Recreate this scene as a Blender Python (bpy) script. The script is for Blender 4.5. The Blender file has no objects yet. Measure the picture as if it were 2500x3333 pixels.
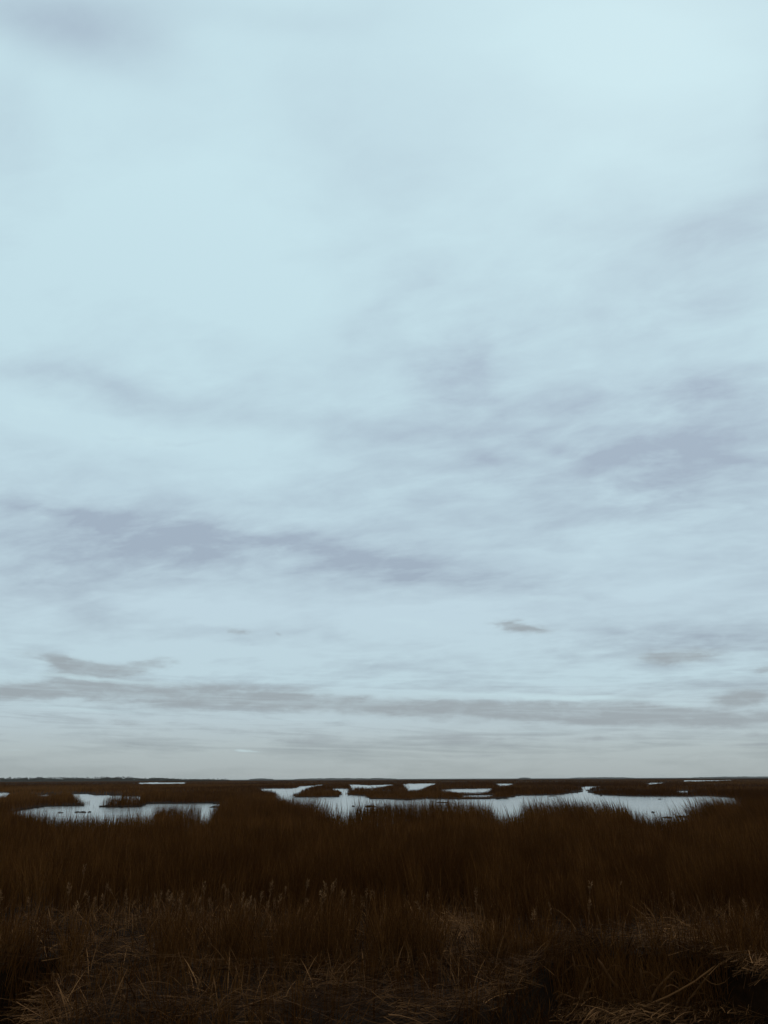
import bpy, math, random
import numpy as np
from mathutils import Matrix, Vector

rng = np.random.default_rng(11)
random.seed(11)
S = bpy.context.scene
COL = S.collection
R = math.radians

# ------------------------------------------------------------------ camera
FPX = 2600.0                      # focal length in pixels of the 2500x3333 photograph
EYE = 2.2
PITCH = math.atan((2535.5 - 1666.5) / FPX)
ROLL = R(-0.25)
cam = bpy.data.cameras.new('camera')
cam.sensor_fit = 'VERTICAL'
cam.sensor_height = 36.0
cam.lens = 36.0 * FPX / 3333.0
cam.clip_start = 0.1
cam.clip_end = 60000
camo = bpy.data.objects.new('camera', cam)
COL.objects.link(camo)
ROT = Matrix.Rotation(math.pi / 2 + PITCH, 4, 'X') @ Matrix.Rotation(ROLL, 4, 'Z')
camo.matrix_world = Matrix.Translation((0, 0, EYE)) @ ROT
S.camera = camo
RM = np.array(ROT.to_3x3())


def ray(px, py):
    """world direction of a photograph pixel"""
    px = np.asarray(px, float); py = np.asarray(py, float)
    v = np.stack([(px - 1250) / FPX, (1666.5 - py) / FPX, -np.ones_like(px)], -1)
    v = v @ RM.T
    return v / np.linalg.norm(v, axis=-1, keepdims=True)


def ground_at(px, py, z=0.0):
    d = ray(px, py)
    t = (z - EYE) / np.minimum(d[..., 2], -1e-6)
    return d[..., 0] * t, d[..., 1] * t


def plane_at(px, py, Y):
    """point at depth Y seen at that pixel"""
    d = ray(px, py)
    t = Y / d[..., 1]
    return Vector((float(d[0] * t), float(Y), float(EYE + d[2] * t)))


def to_px(x, y, z):
    p = np.stack([x, y, z - EYE], -1) @ RM
    return 1250 + FPX * p[..., 0] / -p[..., 2], 1666.5 - FPX * p[..., 1] / -p[..., 2]


def horizon(px):
    return 2535.5 - 0.0044 * (np.asarray(px, float) - 1250)


# ------------------------------------------------------------------ noise
def vnoise(x, y, seed=0):
    xi = np.floor(x).astype(np.int64); yi = np.floor(y).astype(np.int64)
    fx = x - xi; fy = y - yi
    fx = fx * fx * (3 - 2 * fx); fy = fy * fy * (3 - 2 * fy)

    def h(a, b):
        n = (a * 374761393 + b * 668265263 + seed * 1442695041) & 0xFFFFFFFF
        n = ((n ^ (n >> 13)) * 1274126177) & 0xFFFFFFFF
        return ((n ^ (n >> 16)) & 0xFFFF) / 65535.0
    return (h(xi, yi) * (1 - fx) + h(xi + 1, yi) * fx) * (1 - fy) + (h(xi, yi + 1) * (1 - fx) + h(xi + 1, yi + 1) * fx) * fy


def fbm(x, y, seed=0, o=3):
    s = 0; a = .5; t = 0
    for k in range(o):
        s = s + a * vnoise(x * 2 ** k, y * 2 ** k, seed + k); t += a; a *= .5
    return s / t


# ------------------------------------------------------------------ materials
def lin(r, g, b):
    f = lambda c: c / 12.92 if c <= .04045 else ((c + .055) / 1.055) ** 2.4
    return (f(r / 255), f(g / 255), f(b / 255), 1)


class NT:
    def __init__(s, tree):
        s.t = tree; s.n = tree.nodes; s.l = tree.links

    def add(s, typ, ins=None, **props):
        n = s.n.new(typ)
        for k, v in props.items():
            setattr(n, k, v)
        for k, v in (ins or {}).items():
            sock = n.inputs[k]
            if hasattr(v, 'is_output'):
                s.l.new(v, sock)
            else:
                sock.default_value = v
        return n

    def math(s, op, a, b=0.0, c=0.0, clamp=False):
        n = s.add('ShaderNodeMath', {0: a, 1: b, 2: c}, operation=op)
        n.use_clamp = clamp
        return n.outputs[0]

    def vmath(s, op, a, b=(0, 0, 0)):
        return s.add('ShaderNodeVectorMath', {0: a, 1: b}, operation=op).outputs[0]

    def noise(s, vec, scale, detail=4, rough=.55, dist=0.0, col=False):
        n = s.add('ShaderNodeTexNoise', {'Vector': vec, 'Scale': scale, 'Detail': detail, 'Roughness': rough, 'Distortion': dist})
        return n.outputs['Color' if col else 0]

    def remap(s, v, a, b, c=0.0, d=1.0, smooth=True):
        n = s.add('ShaderNodeMapRange', {'Value': v, 'From Min': a, 'From Max': b, 'To Min': c, 'To Max': d})
        n.interpolation_type = 'SMOOTHSTEP' if smooth else 'LINEAR'
        return n.outputs[0]

    def mix(s, f, a, b, blend='MIX'):
        n = s.add('ShaderNodeMix', data_type='RGBA', blend_type=blend)
        n.clamp_factor = True
        for sock, v in ((n.inputs[0], f), (n.inputs[6], a), (n.inputs[7], b)):
            if hasattr(v, 'is_output'):
                s.l.new(v, sock)
            else:
                sock.default_value = v
        return n.outputs[2]


def new_mat(name):
    m = bpy.data.materials.new(name); m.use_nodes = True
    nt = NT(m.node_tree)
    b = nt.n['Principled BSDF']
    return m, nt, b


def blade_mat(name, dark, pale, rough=.8, spec=.02):
    """grass: every blade carries its own dryness (0..1) in the attribute 'tone'"""
    m, nt, b = new_mat(name)
    a = nt.add('ShaderNodeAttribute', attribute_name='tone').outputs['Fac']
    g = nt.add('ShaderNodeNewGeometry')
    n = nt.noise(g.outputs['Position'], 3.0, 3)
    f = nt.math('MULTIPLY_ADD', n, .35, nt.math('SUBTRACT', a, .17), clamp=True)
    c = nt.mix(f, dark, pale)
    nt.l.new(c, b.inputs['Base Color'])
    b.inputs['Roughness'].default_value = rough
    b.inputs['Specular IOR Level'].default_value = spec
    return m


M_GRASS = blade_mat('dry_marsh_grass', (.045, .0142, .0030, 1), (.17, .066, .0175, 1))
M_REED = blade_mat('reed_blades', (.047, .0150, .0033, 1), (.17, .066, .0185, 1))
M_STRAW = blade_mat('fallen_straw', (.021, .0066, .0014, 1), (.36, .158, .062, 1), .7, .02)
M_STALK = blade_mat('broken_stalk', (.034, .0120, .003, 1), (.25, .108, .042, 1), .75, .02)
M_SEED = blade_mat('seed_fluff', (.06, .025, .008, 1), (.26, .13, .06, 1), .9, .02)


def mk_mud():
    m, nt, b = new_mat('marsh_mud')
    g = nt.add('ShaderNodeNewGeometry').outputs['Position']
    n1 = nt.noise(g, .7, 6, .6); n2 = nt.noise(g, 9, 5, .65)
    f = nt.math('MULTIPLY_ADD', n2, .5, nt.math('MULTIPLY', n1, .5))
    c = nt.mix(nt.remap(f, .35, .7), (.006, .0023, .0006, 1), (.019, .0072, .002, 1))
    nt.l.new(c, b.inputs['Base Color'])
    b.inputs['Roughness'].default_value = .85
    b.inputs['Specular IOR Level'].default_value = .03
    bump = nt.add('ShaderNodeBump', {'Height': f, 'Strength': .6, 'Distance': .06})
    nt.l.new(bump.outputs[0], b.inputs['Normal'])
    return m


def mk_water():
    m, nt, b = new_mat('pond_water')
    g = nt.add('ShaderNodeNewGeometry').outputs['Position']
    v = nt.vmath('MULTIPLY', g, (1, 1.0, 1))
    n1 = nt.noise(v, 2.2, 3, .5); n2 = nt.noise(v, .12, 3, .5); n3 = nt.noise(v, 9, 2, .5)
    patch = nt.remap(n2, .38, .62, .5, 1.0)
    h = nt.math('MULTIPLY', nt.math('MULTIPLY_ADD', n3, .25, n1), patch)
    b.inputs['Base Color'].default_value = (.27, .26, .245, 1)
    b.inputs['Roughness'].default_value = .13
    b.inputs['IOR'].default_value = 1.333
    bump = nt.add('ShaderNodeBump', {'Height': h, 'Strength': .85, 'Distance': .06})
    nt.l.new(bump.outputs[0], b.inputs['Normal'])
    return m


def mk_plain(name, c0, c1, scale, rough=.9):
    m, nt, b = new_mat(name)
    g = nt.add('ShaderNodeNewGeometry').outputs['Position']
    c = nt.mix(nt.remap(nt.noise(g, scale, 4), .35, .65), c0, c1)
    nt.l.new(c, b.inputs['Base Color'])
    b.inputs['Roughness'].default_value = rough
    b.inputs['Specular IOR Level'].default_value = .08
    return m


M_MUD = mk_mud()
M_WATER = mk_water()
M_CLOD = mk_plain('wet_clod', (.012, .007, .004, 1), (.03, .018, .011, 1), 8, .8)
M_LEAF = mk_plain('pine_needles', (.024, .0165, .0085, 1), (.044, .030, .016, 1), .3)
M_BARK = mk_plain('pine_bark', (.03, .02, .013, 1), (.05, .034, .022, 1), 2)


# ------------------------------------------------------------------ object helpers
def tag(o, label=None, cat=None, group=None, kind=None):
    if label: o['label'] = label
    if cat: o['category'] = cat
    if group: o['group'] = group
    if kind: o['kind'] = kind
    return o


def empty(name, loc=(0, 0, 0)):
    o = bpy.data.objects.new(name, None); o.location = loc; o.empty_display_size = .2
    COL.objects.link(o); return o


def np_mesh(name, verts, tris, quads, mat, tone=None, parent=None, smooth=False):
    me = bpy.data.meshes.new(name)
    nt_, nq = len(tris), len(quads)
    me.vertices.add(len(verts)); me.vertices.foreach_set('co', np.ascontiguousarray(verts, np.float32).ravel())
    loops = np.concatenate([np.asarray(quads, np.int32).ravel(), np.asarray(tris, np.int32).ravel()])
    me.loops.add(len(loops)); me.loops.foreach_set('vertex_index', loops)
    me.polygons.add(nt_ + nq)
    starts = np.concatenate([np.arange(nq) * 4, nq * 4 + np.arange(nt_) * 3]).astype(np.int32)
    me.polygons.foreach_set('loop_start', starts)
    if tone is not None:
        at = me.attributes.new('tone', 'FLOAT', 'POINT')
        at.data.foreach_set('value', np.ascontiguousarray(tone, np.float32))
    me.update(calc_edges=True)
    me.materials.append(mat)
    if smooth:
        me.polygons.foreach_set('use_smooth', np.ones(nt_ + nq, bool))
    o = bpy.data.objects.new(name, me); COL.objects.link(o)
    if parent: o.parent = parent
    return o


def blade_arrays(x, y, z, h, w, lx, ly, curve, tone, levels=(0, .35, .72)):
    """N tapered bent blades; (lx,ly) is the sideways travel of the tip as a share of its height"""
    n = len(x)
    fa = rng.uniform(0, math.pi, n)
    fx, fy = np.cos(fa), np.sin(fa) * .6
    V = []
    for t in levels:
        k = t ** curve
        ww = w * (1 - t * .55) * .5
        px, py = x + lx * h * k, y + ly * h * k
        pz = z + h * t * np.sqrt(np.maximum(.2, 1 - .5 * (lx * lx + ly * ly) * t))
        V.append(np.stack([px - fx * ww, py - fy * ww, pz], -1))
        V.append(np.stack([px + fx * ww, py + fy * ww, pz], -1))
    tz = z + h * np.sqrt(np.maximum(.2, 1 - .5 * (lx * lx + ly * ly)))
    V.append(np.stack([x + lx * h, y + ly * h, tz], -1))
    m = len(V)
    verts = np.stack(V, 1).reshape(-1, 3)
    base = (np.arange(n) * m)[:, None]
    quads = np.concatenate([base + np.array([[2 * i, 2 * i + 1, 2 * i + 3, 2 * i + 2]]) for i in range(len(levels) - 1)])
    tris = base + np.array([[m - 3, m - 2, m - 1]])
    return verts, tris, quads, np.repeat(tone, m)


def blades(name, mat, groups, parent=None):
    vs, ts, qs, tn, off = [], [], [], [], 0
    for g in groups:
        v, t, q, a = g
        vs.append(v); ts.append(t + off); qs.append(q + off); tn.append(a); off += len(v)
    return np_mesh(name, np.concatenate(vs), np.concatenate(ts), np.concatenate(qs), mat, np.concatenate(tn), parent)


# ------------------------------------------------------------------ ponds: shorelines on the ground
HIDE = .62 / EYE                   # share of the view down to the ground that bank grass hides


def N(px, py):
    yh = horizon(px)
    return (px, float(yh + (py - yh) / (1 - HIDE)))


PONDS = [
    [(453, 2548), (500, 2546.5), (605, 2547), N(605, 2549), N(453, 2550.5)],
    [(-90, 2578), (20, 2578), (30, 2580), N(28, 2584), N(-90, 2586)],
    [(115, 2587), (150, 2584.5), (190, 2586), (195, 2597), (120, 2598)],
    [(225, 2583), (275, 2582), (305, 2585.5), (370, 2587), (450, 2590.5), (464, 2592.5), N(455, 2593), N(385, 2592), N(348, 2597),
     (330, 2622), (326, 2627), (272, 2627), (276, 2618), N(266, 2593), N(240, 2586)],
    [(40, 2640), (100, 2628), (150, 2621), (277, 2621), (340, 2623), (390, 2624.5), (460, 2621.5), (480, 2612.5), (560, 2611),
     (720, 2611), (765, 2613), (748, 2640), (720, 2668), (690, 2692), (655, 2702), (600, 2712), (500, 2716), (300, 2718),
     (120, 2710), (60, 2690), (20, 2660)],
    [(850, 2565.5), (975, 2565.8), N(988, 2569.5), N(958, 2576), N(930, 2575), N(900, 2569), N(852, 2567.5)],
    [(898, 2583), (936, 2583), (950, 2591), (1030, 2592), (1010, 2606), N(935, 2597), N(902, 2591)],
    [(955, 2564), (975, 2559), (1018, 2557), (1050, 2553), (1058, 2556), (1015, 2563), N(975, 2568), N(958, 2569)],
    [(1071, 2565), (1135, 2566.5), (1136, 2578), (1130, 2590), (1112, 2593), (1106, 2578)],
    [(1136, 2552.5), (1200, 2555.5), (1277, 2553), (1282, 2557), N(1215, 2561), N(1175, 2558), N(1145, 2562)],
    [(1310, 2551), (1413, 2549.8), (1420, 2553), (1397, 2561), (1372, 2570), (1365, 2581), (1330, 2578), (1316, 2562)],
    [(1440, 2568), (1520, 2566), (1600, 2566), (1614, 2573), (1560, 2583), (1445, 2582)],
    [(1608, 2550), (1672, 2550.5), (1660, 2556), (1642, 2563), (1628, 2562)],
    [(1500, 2586.5), (1600, 2585.5), (1612, 2589), (1590, 2594), (1505, 2594)],
    [(950, 2594), (1030, 2592.5), (1115, 2591), (1137, 2586), (1190, 2588), (1205, 2598), (1340, 2600), (1390, 2596), (1500, 2599),
     (1610, 2597), (1650, 2595), (1690, 2588), (1800, 2585), (1870, 2579.5), (1896, 2575.5), (1893, 2564), (1868, 2562.5),
     (1911, 2559), (1957, 2559), (1957, 2563), (1920, 2567), (1913, 2577), (1957, 2585), (2070, 2590), (2215, 2591), (2316, 2588),
     (2390, 2595), (2425, 2622), (2395, 2655), (2300, 2682), (2250, 2705), (2180, 2722), (2100, 2718), (2040, 2690), (1900, 2680),
     (1740, 2684), (1690, 2706), (1640, 2712), (1590, 2690), (1450, 2680), (1250, 2682), (1165, 2694), (1125, 2706), (1100, 2700),
     (1060, 2690), (1010, 2682), (960, 2664), (940, 2640), (940, 2606)],
    [(2105, 2548), (2160, 2547), (2165, 2549), N(2110, 2551)],
    [(2225, 2540), (2300, 2539.5), (2388, 2538.5), (2370, 2541), N(2225, 2541.5)],
    [(2205, 2573), (2245, 2573), (2240, 2584), (2210, 2584)],
]


def in_poly(px, py, poly):
    ins = np.zeros(px.shape, bool)
    n = len(poly)
    for i in range(n):
        x0, y0 = poly[i]; x1, y1 = poly[(i + 1) % n]
        if y0 == y1: continue
        c = ((y0 > py) != (y1 > py)) & (px < (x1 - x0) * (py - y0) / (y1 - y0) + x0)
        ins ^= c
    return ins


def is_water(x, y):
    """true over the ponds; x, y on the ground, ahead of the photographer"""
    x = np.asarray(x, float); y = np.asarray(y, float)
    ok = y > 20
    px, py = to_px(x, np.where(ok, y, 20), np.zeros_like(x))
    s = np.clip((py - horizon(px)) / 150, .02, 1)
    px = px + (fbm(x * .5, y * .12, 5) - .5) * 26
    py = py + (fbm(x * .35, y * .1, 9) - .5) * 8 * s
    w = np.zeros(x.shape, bool)
    for p in PONDS:
        a = np.array(p)
        m = ok & (px > a[:, 0].min() - 1) & (px < a[:, 0].max() + 1) & (py > a[:, 1].min()) & (py < a[:, 1].max())
        if m.any():
            w[m] |= in_poly(px[m], py[m], p)
    return w


# ------------------------------------------------------------------ ground sheet
def bank_edge(x):
    """distance of the little creek bank in the foreground"""
    e = 7.9 + 4.0 * np.exp(-np.clip(np.abs(x - 3.15) / 1.75, 0, 9) ** 2.6) + 3.5 * np.exp(-((x + 4.3) / .75) ** 2) \
        + 2.0 * np.exp(-((x - 7.5) / 1.2) ** 4) + 2.0 * np.exp(-((x + 7.6) / 1.1) ** 4)
    return e + 1.0 * (fbm(x * .55 + 40, x * 0 + 3, 21) - .5) + .45 * (vnoise(x * 2.1, x * 0, 22) - .5)


def land_z(x, y):
    d = np.hypot(x, y)
    z = .10 * (fbm(x * .25, y * .25, 31) - .5)
    e = bank_edge(x)
    k = np.clip((e - y) / .42, 0, 1) ** .8
    k = np.where((np.abs(x) < 30), k, 0)
    z = z - k * (.58 + .22 * (fbm(x * 1.2, y * 1.2, 33) - .5))
    return np.where(d > 60, z * .3, z)


def build_ground():
    vs = np.concatenate([np.arange(2.0, 60, 1.2), np.arange(60, 210, 1.6), np.arange(210, 430, 4.0), np.arange(430, 620, 3.0),
                         np.arange(620, 1400, 30), [2000, 3500, 6000]])
    ds = np.concatenate([[40000., 15000., 7000., 4200.], EYE * FPX / vs])
    fine = np.arange(-40, 40.001, .085)
    az = np.radians(np.concatenate([fine, np.arange(44, 318, 4.0)]))
    D, A = np.meshgrid(ds, az, indexing='ij')
    X, Y = D * np.sin(A), D * np.cos(A)
    Z = land_z(X, Y)
    w = is_water(X, Y)
    Z = np.where(w, -.42, Z)
    nr, nc = D.shape
    idx = np.arange(nr * nc).reshape(nr, nc)
    nx = np.roll(idx, -1, 1)
    q = np.stack([idx[:-1], idx[1:], nx[1:], nx[:-1]], -1).reshape(-1, 4)
    v = np.stack([X, Y, Z], -1).reshape(-1, 3)
    v = np.concatenate([v, [[0, 0, -.58]]])
    c = len(v) - 1
    t = np.stack([idx[-1], np.full(nc, c), nx[-1]], -1)
    o = np_mesh('ground', v, t, q, M_MUD, None, None, True)
    tag(o, 'dark brown marsh mud under the grass, cut by shallow ponds', None, None, 'structure')


build_ground()


def build_water():
    # one level sheet of standing water under the marsh surface; the banks rise through it
    ys = [21, 40, 70, 120, 250, 600, 1500]
    v = []; q = []
    for yy in ys:
        v += [(-yy * .9 - 8, yy, -.13), (yy * .9 + 8, yy, -.13)]
    for i in range(len(ys) - 1):
        q.append((2 * i, 2 * i + 1, 2 * i + 3, 2 * i + 2))
    o = np_mesh('water', np.array(v), np.zeros((0, 3), int), np.array(q), M_WATER)
    tag(o, 'pale still pond water mirroring the overcast sky between the reed beds', None, None, 'structure')


build_water()

# ------------------------------------------------------------------ grass
# reed clumps along the near shore and grass islets out in the ponds: (px, py, rx, ry) on the ground
CLUMPS = [
    ('broad rounded reed clump on the near shore, between the two ponds', (870, 2684, 205, 30), 1.18, (.0, .0)),
    ('long even reed clump on the near shore, in the middle of the picture', (1385, 2692, 260, 22), 1.12, (-.05, .0)),
    ('wind-leaning reed clump with wispy tips, in front of the widest water', (1880, 2692, 200, 22), 1.15, (-.2, .0)),
    ('tall reed clump leaning over the water at the right end of the pond', (2430, 2690, 200, 36), 1.15, (-.26, .0)),
    ('thin see-through reed clump standing in the left pond', (575, 2668, 78, 12), .95, (.03, .0)),
]
ISLETS = [
    ('low grass islet at the left end of the middle pond, nearest the round reed clump', (1030, 2585, 112, 10)),
    ('long dark grass islet in the middle pond, right of the channel mouth', (1232, 2580, 106, 9)),
    ('thin sparse strip of grass in the middle pond, just in front of a longer islet', (1270, 2595, 90, 5)),
    ('wide flat grass islet with a ragged back edge, right of the sparse strip', (1425, 2590, 95, 10)),
    ('small grass islet at the mouth of the left channel', (405, 2614, 82, 12)),
]


def ell(px, py, e):
    return ((px - e[0]) / e[2]) ** 2 + ((py - e[1]) / e[3]) ** 2


MATS = [  # px, py, rx, ry, straws, direction, pale
    (365, 3095, 190, 62, 900, .10, .55), (880, 3050, 170, 55, 600, .05, .45), (1470, 3015, 120, 42, 500, -.12, .8),
    (1510, 3085, 170, 50, 800, .0, .6), (1850, 3075, 190, 45, 700, .0, .45), (2340, 3095, 210, 75, 1500, .04, .75),
    (2230, 3040, 280, 35, 700, -.12, .7), (560, 2995, 340, 30, 700, .0, .35), (130, 3030, 140, 60, 500, .1, .35),
    (1150, 3105, 220, 40, 600, .06, .4), (1250, 3010, 1300, 70, 1900, .0, .22), (1250, 3110, 1350, 40, 1700, .0, .2),
    (2440, 3180, 120, 50, 500, .1, .55)]

LOWZ = [(405, 2616, 95, 12, 1.6), (1550, 2584.5, 120, 3.5, .45), (1555, 2595.5, 120, 4, .4), (1270, 2595, 95, 5.5, .6), (2225, 2588, 60, 5, .6)]

sel_marsh = []
sel_clump = [[] for _ in CLUMPS]
sel_islet = [[] for _ in ISLETS]


def scatter(n, d0, d1, half, clump=.0, fall=0.0):
    u = rng.random(n)
    d = np.sqrt(d0 * d0 + u * (d1 * d1 - d0 * d0))
    a = np.radians(rng.uniform(-half, half, n))
    return d * np.sin(a), d * np.cos(a)


def grow(n, d0, d1, half, wid, hmul, levels):
    x, y = scatter(n, d0, d1, half)
    # thin / thick patches
    dn = fbm(x * .9, y * .9, 51)
    far = np.hypot(x, y) > 60
    if d0 > 60: dn = fbm(x * .05, y * .02, 52)
    keep = rng.random(n) < np.clip(.35 + 2.2 * (dn - .3), .10, 1) * np.where(np.hypot(x, y) < 13.2, .30 + .5 * (vnoise(x * 1.6, y * .7, 54) > .62), 1)
    if 45 < d0 < 100:
        qx, qy = to_px(x, y, np.zeros_like(x))
        for c in ISLETS:
            keep |= ell(qx, qy, c[1]) < 1
    x, y = x[keep], y[keep]
    # draw blades together into wisps
    if d1 < 60:
        cell = .34
        cx = (np.floor(x / cell) + .5 + .8 * (vnoise(np.floor(x / cell) * 1.7, np.floor(y / cell) * 1.3, 61) - .5)) * cell
        cy = (np.floor(y / cell) + .5) * cell
        k = rng.uniform(.1, .65, len(x))
        x = x + (cx - x) * k; y = y + (cy - y) * k
    wet = is_water(x, y)
    px, py = to_px(x, y, np.zeros_like(x))
    ec = [ell(px, py, c[1]) for c in CLUMPS]
    thin = ec[4] < 1
    # a fringe of single reeds stands out in the water close to the shore
    stay = ~wet | (thin & (rng.random(len(x)) < .9))
    if d1 < 40:
        # the storm has laid the grass flat where the straw lies
        for (mx, my, mrx, mry, mn, ma, mp) in MATS[:9]:
            stay &= ~((ell(px, py, (mx, my + 14, mrx * .95, mry + 22)) < 1) & (rng.random(len(x)) < .86))
    if d0 < 60 and d1 < 60:
        fr = wet & (~is_water(x, y - 3.2) | ~is_water(x, y - 1.1)) & (rng.random(len(x)) < .3 * (vnoise(x * 1.1, y * .5, 66) ** 2))
        stay |= fr
    if d0 > 45 and d1 < 500:
        dd = np.hypot(x, y)
        near_land = ~is_water(x - dd * .005, y) | ~is_water(x + dd * .005, y) | ~is_water(x, y - dd * .02) | ~is_water(x, y + dd * .02)
        stay |= wet & near_land & (rng.random(len(x)) < .30 * vnoise(x * 30 / dd, y * .25, 86) ** 2)
    stay &= y > bank_edge(x) + .05
    x, y, wet, px, py = x[stay], y[stay], wet[stay], px[stay], py[stay]
    ec = [e[stay] for e in ec]
    m = len(x)
    d = np.hypot(x, y)
    h = np.full(m, .74) * np.clip(rng.normal(1, .16, m), .45, 1.4) * (.62 + .76 * fbm(x * .32, y * .32, 71))
    lean_x = rng.normal(0, .12, m) - .05 * np.clip((px - 1500) / 800, 0, 1)
    lean_y = rng.normal(0, .12, m)
    wx = (vnoise(x * 2.6, y * 2.6, 81) - .5) * .3
    lean_x = lean_x + wx
    for i, c in enumerate(CLUMPS):
        k = np.clip(1.35 - ec[i], 0, 1) ** .8
        h = h * (1 - k) + k * c[2] * np.clip(rng.normal(1, .13, m), .5, 1.25) * (.70 + .52 * fbm(x * .6, y * .6, 73))
        lean_x = lean_x + k * c[3][0]
    # grass thins and shortens at the water's edge, so islets taper into the pond
    if d1 > 60:
        a1 = is_water(x + d * .0035, y) | is_water(x - d * .0035, y)
        a2 = is_water(x + d * .008, y) | is_water(x - d * .008, y)
        h = h * np.where(a1, .6, np.where(a2, .84, 1)) * (.55 + .85 * fbm(x * 150 / d, y * .12, 77))
        for (zx, zy, zrx, zry, zh) in LOWZ:
            k = ell(px, py, (zx, zy, zrx, zry)) < 1
            h = np.where(k, h * zh, h)
    else:
        # wisps: whole tufts stand taller or lean together
        gx, gy = np.floor(x / .42), np.floor(y / .42)
        h = h * (.74 + .52 * vnoise(gx * 1.37 + .31, gy * 1.71 + .43, 78))
        lean_x = lean_x + .34 * (vnoise(gx * 1.13 + .2, gy * 1.9 + .7, 79) - .5)
    # broken, shorter growth towards the creek bank
    h = h * np.clip(.45 + (y - 11.5) / 6.5, .36, 1)
    h = h * hmul * np.where(d > 60, .86, 1)
    z = np.where(wet, -.3, land_z(x, y) - .02)
    h = np.where(wet, h + .25, h)
    w = wid * rng.uniform(.6, 1.35, m)
    tone = rng.beta(1.3, 4.2, m) + .55 * (fbm(x * .22, y * .16, 91) - .5) + .5 * (vnoise(x * 1.2, y * 1.0, 92) - .5) + .45 * (vnoise(x * 4.5, y * 2.5, 93) - .5)
    if d0 > 45:
        tone = tone + .9 * (fbm(x * .014, y * .0045, 94) - .5) + .5 * (vnoise(x * .05, y * .02, 95) - .5)
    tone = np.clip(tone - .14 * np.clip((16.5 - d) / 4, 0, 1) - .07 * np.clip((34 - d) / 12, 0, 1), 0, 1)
    curve = 1.9
    ei = [ell(px, py, c[1]) for c in ISLETS]
    done = np.zeros(m, bool)

    def pick(mask):
        return blade_arrays(x[mask], y[mask], z[mask], h[mask], w[mask], lean_x[mask], lean_y[mask], curve, tone[mask], levels)
    for i in range(len(CLUMPS)):
        k = (ec[i] < 1) & ~done
        if k.any(): sel_clump[i].append(pick(k)); done |= k
    for i in range(len(ISLETS)):
        k = (ei[i] < 1.0) & ~done
        if k.any(): sel_islet[i].append(pick(k)); done |= k
    sel_marsh.append(pick(~done))


L3 = (0, .38, .74); L2 = (0, .55)


def shore_wisps(n):
    # single taller reeds along the near shore, seen against the water
    x, y = scatter(n, 26, 50, 33)
    w0 = is_water(x, y)
    edge = (w0 & (~is_water(x, y - 2.0))) | (~w0 & (is_water(x, y + 3.0) | is_water(x, y + 1.2)))
    edge &= rng.random(n) < .15 + .85 * vnoise(x * .9, y * .6, 67) ** 2
    x, y, w0 = x[edge], y[edge], w0[edge]
    px, py = to_px(x, y, np.zeros_like(x))
    m = len(x)
    right = np.clip((px - 1650) / 500, 0, 1)
    gx, gy = np.floor(x / .5), np.floor(y / .5)
    lx = -.26 * right + rng.normal(0, .13, m) + .45 * (vnoise(gx * 1.3 + .2, gy * 1.7 + .6, 68) - .5)
    ex = [ell(px, py, c[1]) for c in CLUMPS]
    h = np.full(m, .72)
    for i, c in enumerate(CLUMPS):
        k = np.clip(1.5 - ex[i], 0, 1)
        h = h * (1 - k) + k * c[2]
    h = h * np.clip(rng.normal(1.0, .26, m) + .35 * (rng.random(m) < .08), .4, 1.7) * (.62 + .76 * vnoise(gx * 1.1 + .4, gy * 1.2 + .3, 69)) + np.where(w0, .25, 0)
    z = np.where(w0, -.3, land_z(x, y) - .02)
    tone = np.clip(rng.beta(1.6, 5, m), 0, 1)
    w = rng.uniform(.012, .032, m)
    done = np.zeros(m, bool)
    for i in range(len(CLUMPS) + 1):
        k = ((ex[i] < 1.25) & ~done) if i < len(CLUMPS) else ~done
        if k.any():
            (sel_clump[i] if i < len(CLUMPS) else sel_marsh).append(
                blade_arrays(x[k], y[k], z[k], h[k], w[k], lx[k], rng.normal(0, .12, m)[k], 1.8, tone[k], L3))
        done |= k


shore_wisps(60000)
grow(150000, 8.4, 22, 34, .0105, 1.0, L3)
grow(270000, 22, 52, 33, .0125, 1.0, L3)
grow(260000, 52, 140, 32, .028, 1.0, L2)
grow(250000, 140, 420, 31, .085, 1.0, L2)
grow(200000, 420, 1600, 31, .36, 1.0, L2)

tag(blades('marsh_grass', M_GRASS, sel_marsh), 'dense dry brown marsh grass covering the flat land to the horizon', None, None, 'stuff')
for (lab, e, hh, ln), s in zip(CLUMPS, sel_clump):
    if s:
        tag(blades('reed_clump', M_REED, s), lab, 'reed clump', 'reed clumps along the pond shore')
for (lab, e), s in zip(ISLETS, sel_islet):
    if s:
        tag(blades('grass_islet', M_GRASS, s), lab, 'grass islet', 'grass islets in the ponds')


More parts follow.
